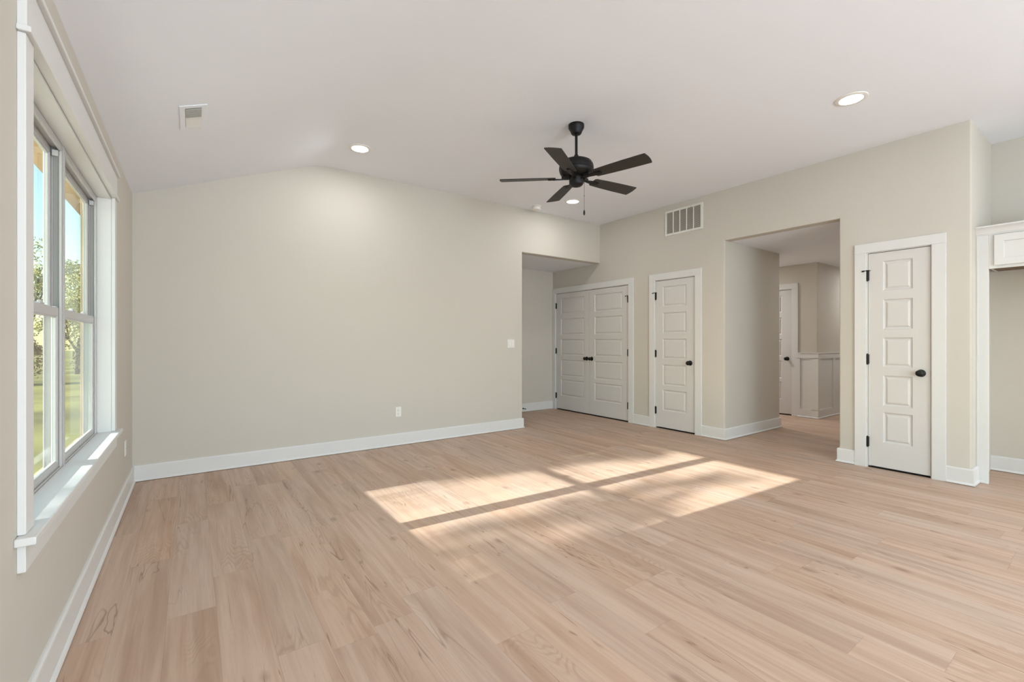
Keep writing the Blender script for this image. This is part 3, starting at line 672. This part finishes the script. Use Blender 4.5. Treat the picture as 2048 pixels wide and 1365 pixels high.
cp = [(0, 2.093), (.008, 2.093), (.009, 2.100), (.014, 2.103), (.015, 2.110), (.020, 2.120), (.028, 2.132), (.040, 2.144), (.052, 2.150), (.055, 2.152), (.055, 2.163), (0, 2.163)]
# crown runs along the front only, dying into the alcove side walls
n = len(cp); vs = [(x, -o, z) for x in (.0008, CW) for o, z in cp]
MB().add(vs, [(k, (k+1) % n, n+(k+1) % n, n+k) for k in range(n)]+[tuple(range(n)), tuple(range(n, 2*n))]).build('crown_moulding', M['trim'], cab)
MB().box(.0008, CW, 0.0, .06, 2.1005, 2.155).build('crown_backer', M['trim'], cab)

# ------------------------------------------------------------ outdoors
S(MB().box(-4.2, -.545, -5.2, 6.4, -.445, -.40).build('patio', mat('concrete', srgb(196, 190, 180), .85, bump=(40, .2, .002), var=.05)), 'pale concrete patio strip added along the house against green lawn bounce', 'patio')  # patio added to keep green lawn bounce off the window head
S(MB().box(-70, -.545, -40, 110, -.75, -.45).build('lawn', M['grass']), 'sunlit yellow green lawn outside the window', 'lawn')
S(MB().add([(XL-.127, -4.9, 2.40), (-.87, -4.9, 2.40), (-.87, -4.9, 2.56), (XL-.127, -4.9, 2.72), (XL-.127, 6.2, 2.40), (-.87, 6.2, 2.40), (-.87, 6.2, 2.56), (XL-.127, 6.2, 2.72)],
           [(0, 1, 2, 3), (7, 6, 5, 4), (0, 4, 5, 1), (1, 5, 6, 2), (2, 6, 7, 3), (3, 7, 4, 0)]).build('roof_overhang', M['soffit']), 'tan roof overhang above the outside of the window', 'roof overhang')

random.seed(4)
def tree(name, x, y, h, spread, nleaf, lsz, seed, label, cat='tree', mat_='leaf', crown_lo=.25, trunk=.12, group=None):
    rnd = random.Random(seed); r = empty(name, (x, y, -.45), 0, label=label, cat=cat, group=group)
    t = MB(); tips_ = []
    def grow(p, d, L, rad, lev):
        q = p+d*L; t.tube(p, q, rad, rad*.62, 6)
        if lev == 0: tips_.append(q); return
        for _ in range(3 if lev > 1 else 4):
            e = (d+Vector((rnd.uniform(-1, 1), rnd.uniform(-1, 1), rnd.uniform(-.15, .8)))*.75).normalized(); grow(p+d*L*rnd.uniform(.55, 1), e, L*rnd.uniform(.55, .8), rad*.55, lev-1)
    grow(Vector((0, 0, 0)), Vector((rnd.uniform(-.06, .06), rnd.uniform(-.06, .06), 1)).normalized(), h*.36, trunk, 3)
    t.build('trunk', M['bark'], r)
    f = MB()
    for i in range(nleaf):
        c = rnd.choice(tips_) if rnd.random() < .55 else Vector((0, 0, 0))
        if c.length < .01:
            u = rnd.uniform(0, 1)**.6; a = rnd.uniform(0, 2*PI); z = h*(crown_lo+(1-crown_lo)*rnd.random()); k = math.sin(min(1, (z/h-crown_lo)/(1-crown_lo)+.12)*PI*.93)**.6
            c = Vector((spread*u*k*math.cos(a), spread*u*k*math.sin(a), z))
        else: c = c+Vector((rnd.gauss(0, .3), rnd.gauss(0, .3), rnd.gauss(0, .3)))*spread*.35
        q = Quaternion((rnd.gauss(0, 1), rnd.gauss(0, 1), rnd.gauss(0, 1), rnd.gauss(0, 1))).normalized(); s = lsz*rnd.uniform(.6, 1.3)
        f.add([c+q @ Vector(v) for v in ((-s, 0, 0), (-.3*s, -.45*s, 0), (.6*s, -.3*s, 0), (s, 0, .1*s), (.6*s, .3*s, 0), (-.3*s, .45*s, 0))], [(0, 1, 2, 3, 4, 5)])
    f.build('foliage', M[mat_], r, clean=False)
    return r
for i, (x, y, h, sp_, nl, ls, lb) in enumerate([(-4.70, 31, 5.0, 1.25, 4200, .07, 'bushy olive tree beyond the lawn, seen through the right hand panes'), (-7.7, 38, 7.8, 1.7, 2600, .08, 'tall thin olive tree beyond the lawn, seen through the left hand panes'),
        (-.9, 33, 5.4, 1.4, 3400, .08, 'olive tree beyond the lawn, hidden by the window wall'), (-11.5, 33, 6.6, 1.7, 3400, .08, 'olive tree far left beyond the lawn, hidden by the near casing'), (-6.9, 47, 7.4, 2.3, 6500, .09, 'broad tree farthest beyond the lawn'), (-13.5, 47, 7.6, 2.3, 4600, .09, 'broad tree at the far left, hidden by the near casing')]):
    tree('garden_tree', x, y, h, sp_, nl, ls, 20+i, lb)
for i in range(6):
    tree('hedge_shrub', -12.1+i*2.25, 24.5, 1.9+.25*(i % 2), .80, 3200, .06, 60+i, 'brown leafed shrub in the row at the end of the lawn', cat='shrub', mat_='leafb', crown_lo=.05, trunk=.05, group='row of brown shrubs at the end of the lawn')
# tree on the sun side of the house that dapples the light on the floor
def sun_side(s, z, dist):        # window coordinates (Y, z on the pane) carried towards the sun
    p = Vector((XL-.08, s, z)); return p-SUN_DIR*dist
st_ = empty('yard_tree', (-14.2, 3.6, -.45), 0, label='spreading yard tree on the sun side of the house', cat='tree')
rnd = random.Random(11); f = MB(); b_ = MB()
clumps = [(3.70, .98, .10), (3.66, 1.22, .16), (3.62, 1.45, .17), (3.52, 1.68, .18), (3.66, 1.88, .16), (3.42, 1.92, .14), (3.26, 1.86, .10), (3.80, .72, .07), (3.78, 1.10, .12),
          (2.60, .84, .10), (2.50, 1.02, .13), (2.36, 1.20, .13), (2.20, 1.28, .14), (2.06, 1.06, .16), (2.28, .82, .13), (2.10, .78, .13), (2.42, .70, .10), (2.66, 1.20, .09), (2.50, 1.32, .10),
          (2.46, 1.76, .11), (2.34, 1.48, .08), (2.62, 1.48, .09), (2.52, 1.62, .07), (2.30, 1.86, .06), (2.74, 1.62, .05)]
org = Vector((-14.2, 3.6, -.45)); base_ = Vector((0, 0, 0)); hub = Vector((.2, .1, 3.2))
b_.tube(base_, hub, .17, .11, 10)
for s, z, r_ in clumps:
    c = sun_side(s, z, 14.6+rnd.uniform(-1.2, 1.2))-org
    mid = hub.lerp(c, .55)+Vector((rnd.uniform(-.2, .2), 0, -.25)); b_.tube(hub, mid, .045, .02, 6); b_.tube(mid, c, .02, .006, 6)
    for _ in range(int(2300*r_*r_/.01*.13)):
        p = c+Vector((rnd.gauss(0, .5)*r_*1.6, rnd.gauss(0, .5)*r_, rnd.gauss(0, .5)*r_))
        q = Quaternion((rnd.gauss(0, 1), rnd.gauss(0, 1), rnd.gauss(0, 1), rnd.gauss(0, 1))).normalized(); sz = .022*rnd.uniform(.7, 1.3)
        f.add([p+q @ Vector(v) for v in ((-sz, 0, 0), (-.3*sz, -.5*sz, 0), (.6*sz, -.35*sz, 0), (sz, 0, .1*sz), (.6*sz, .35*sz, 0), (-.3*sz, .5*sz, 0))], [(0, 1, 2, 3, 4, 5)])
b_.build('trunk', M['bark'], st_, smooth=True); f.build('foliage', M['leaf'], st_, clean=False)
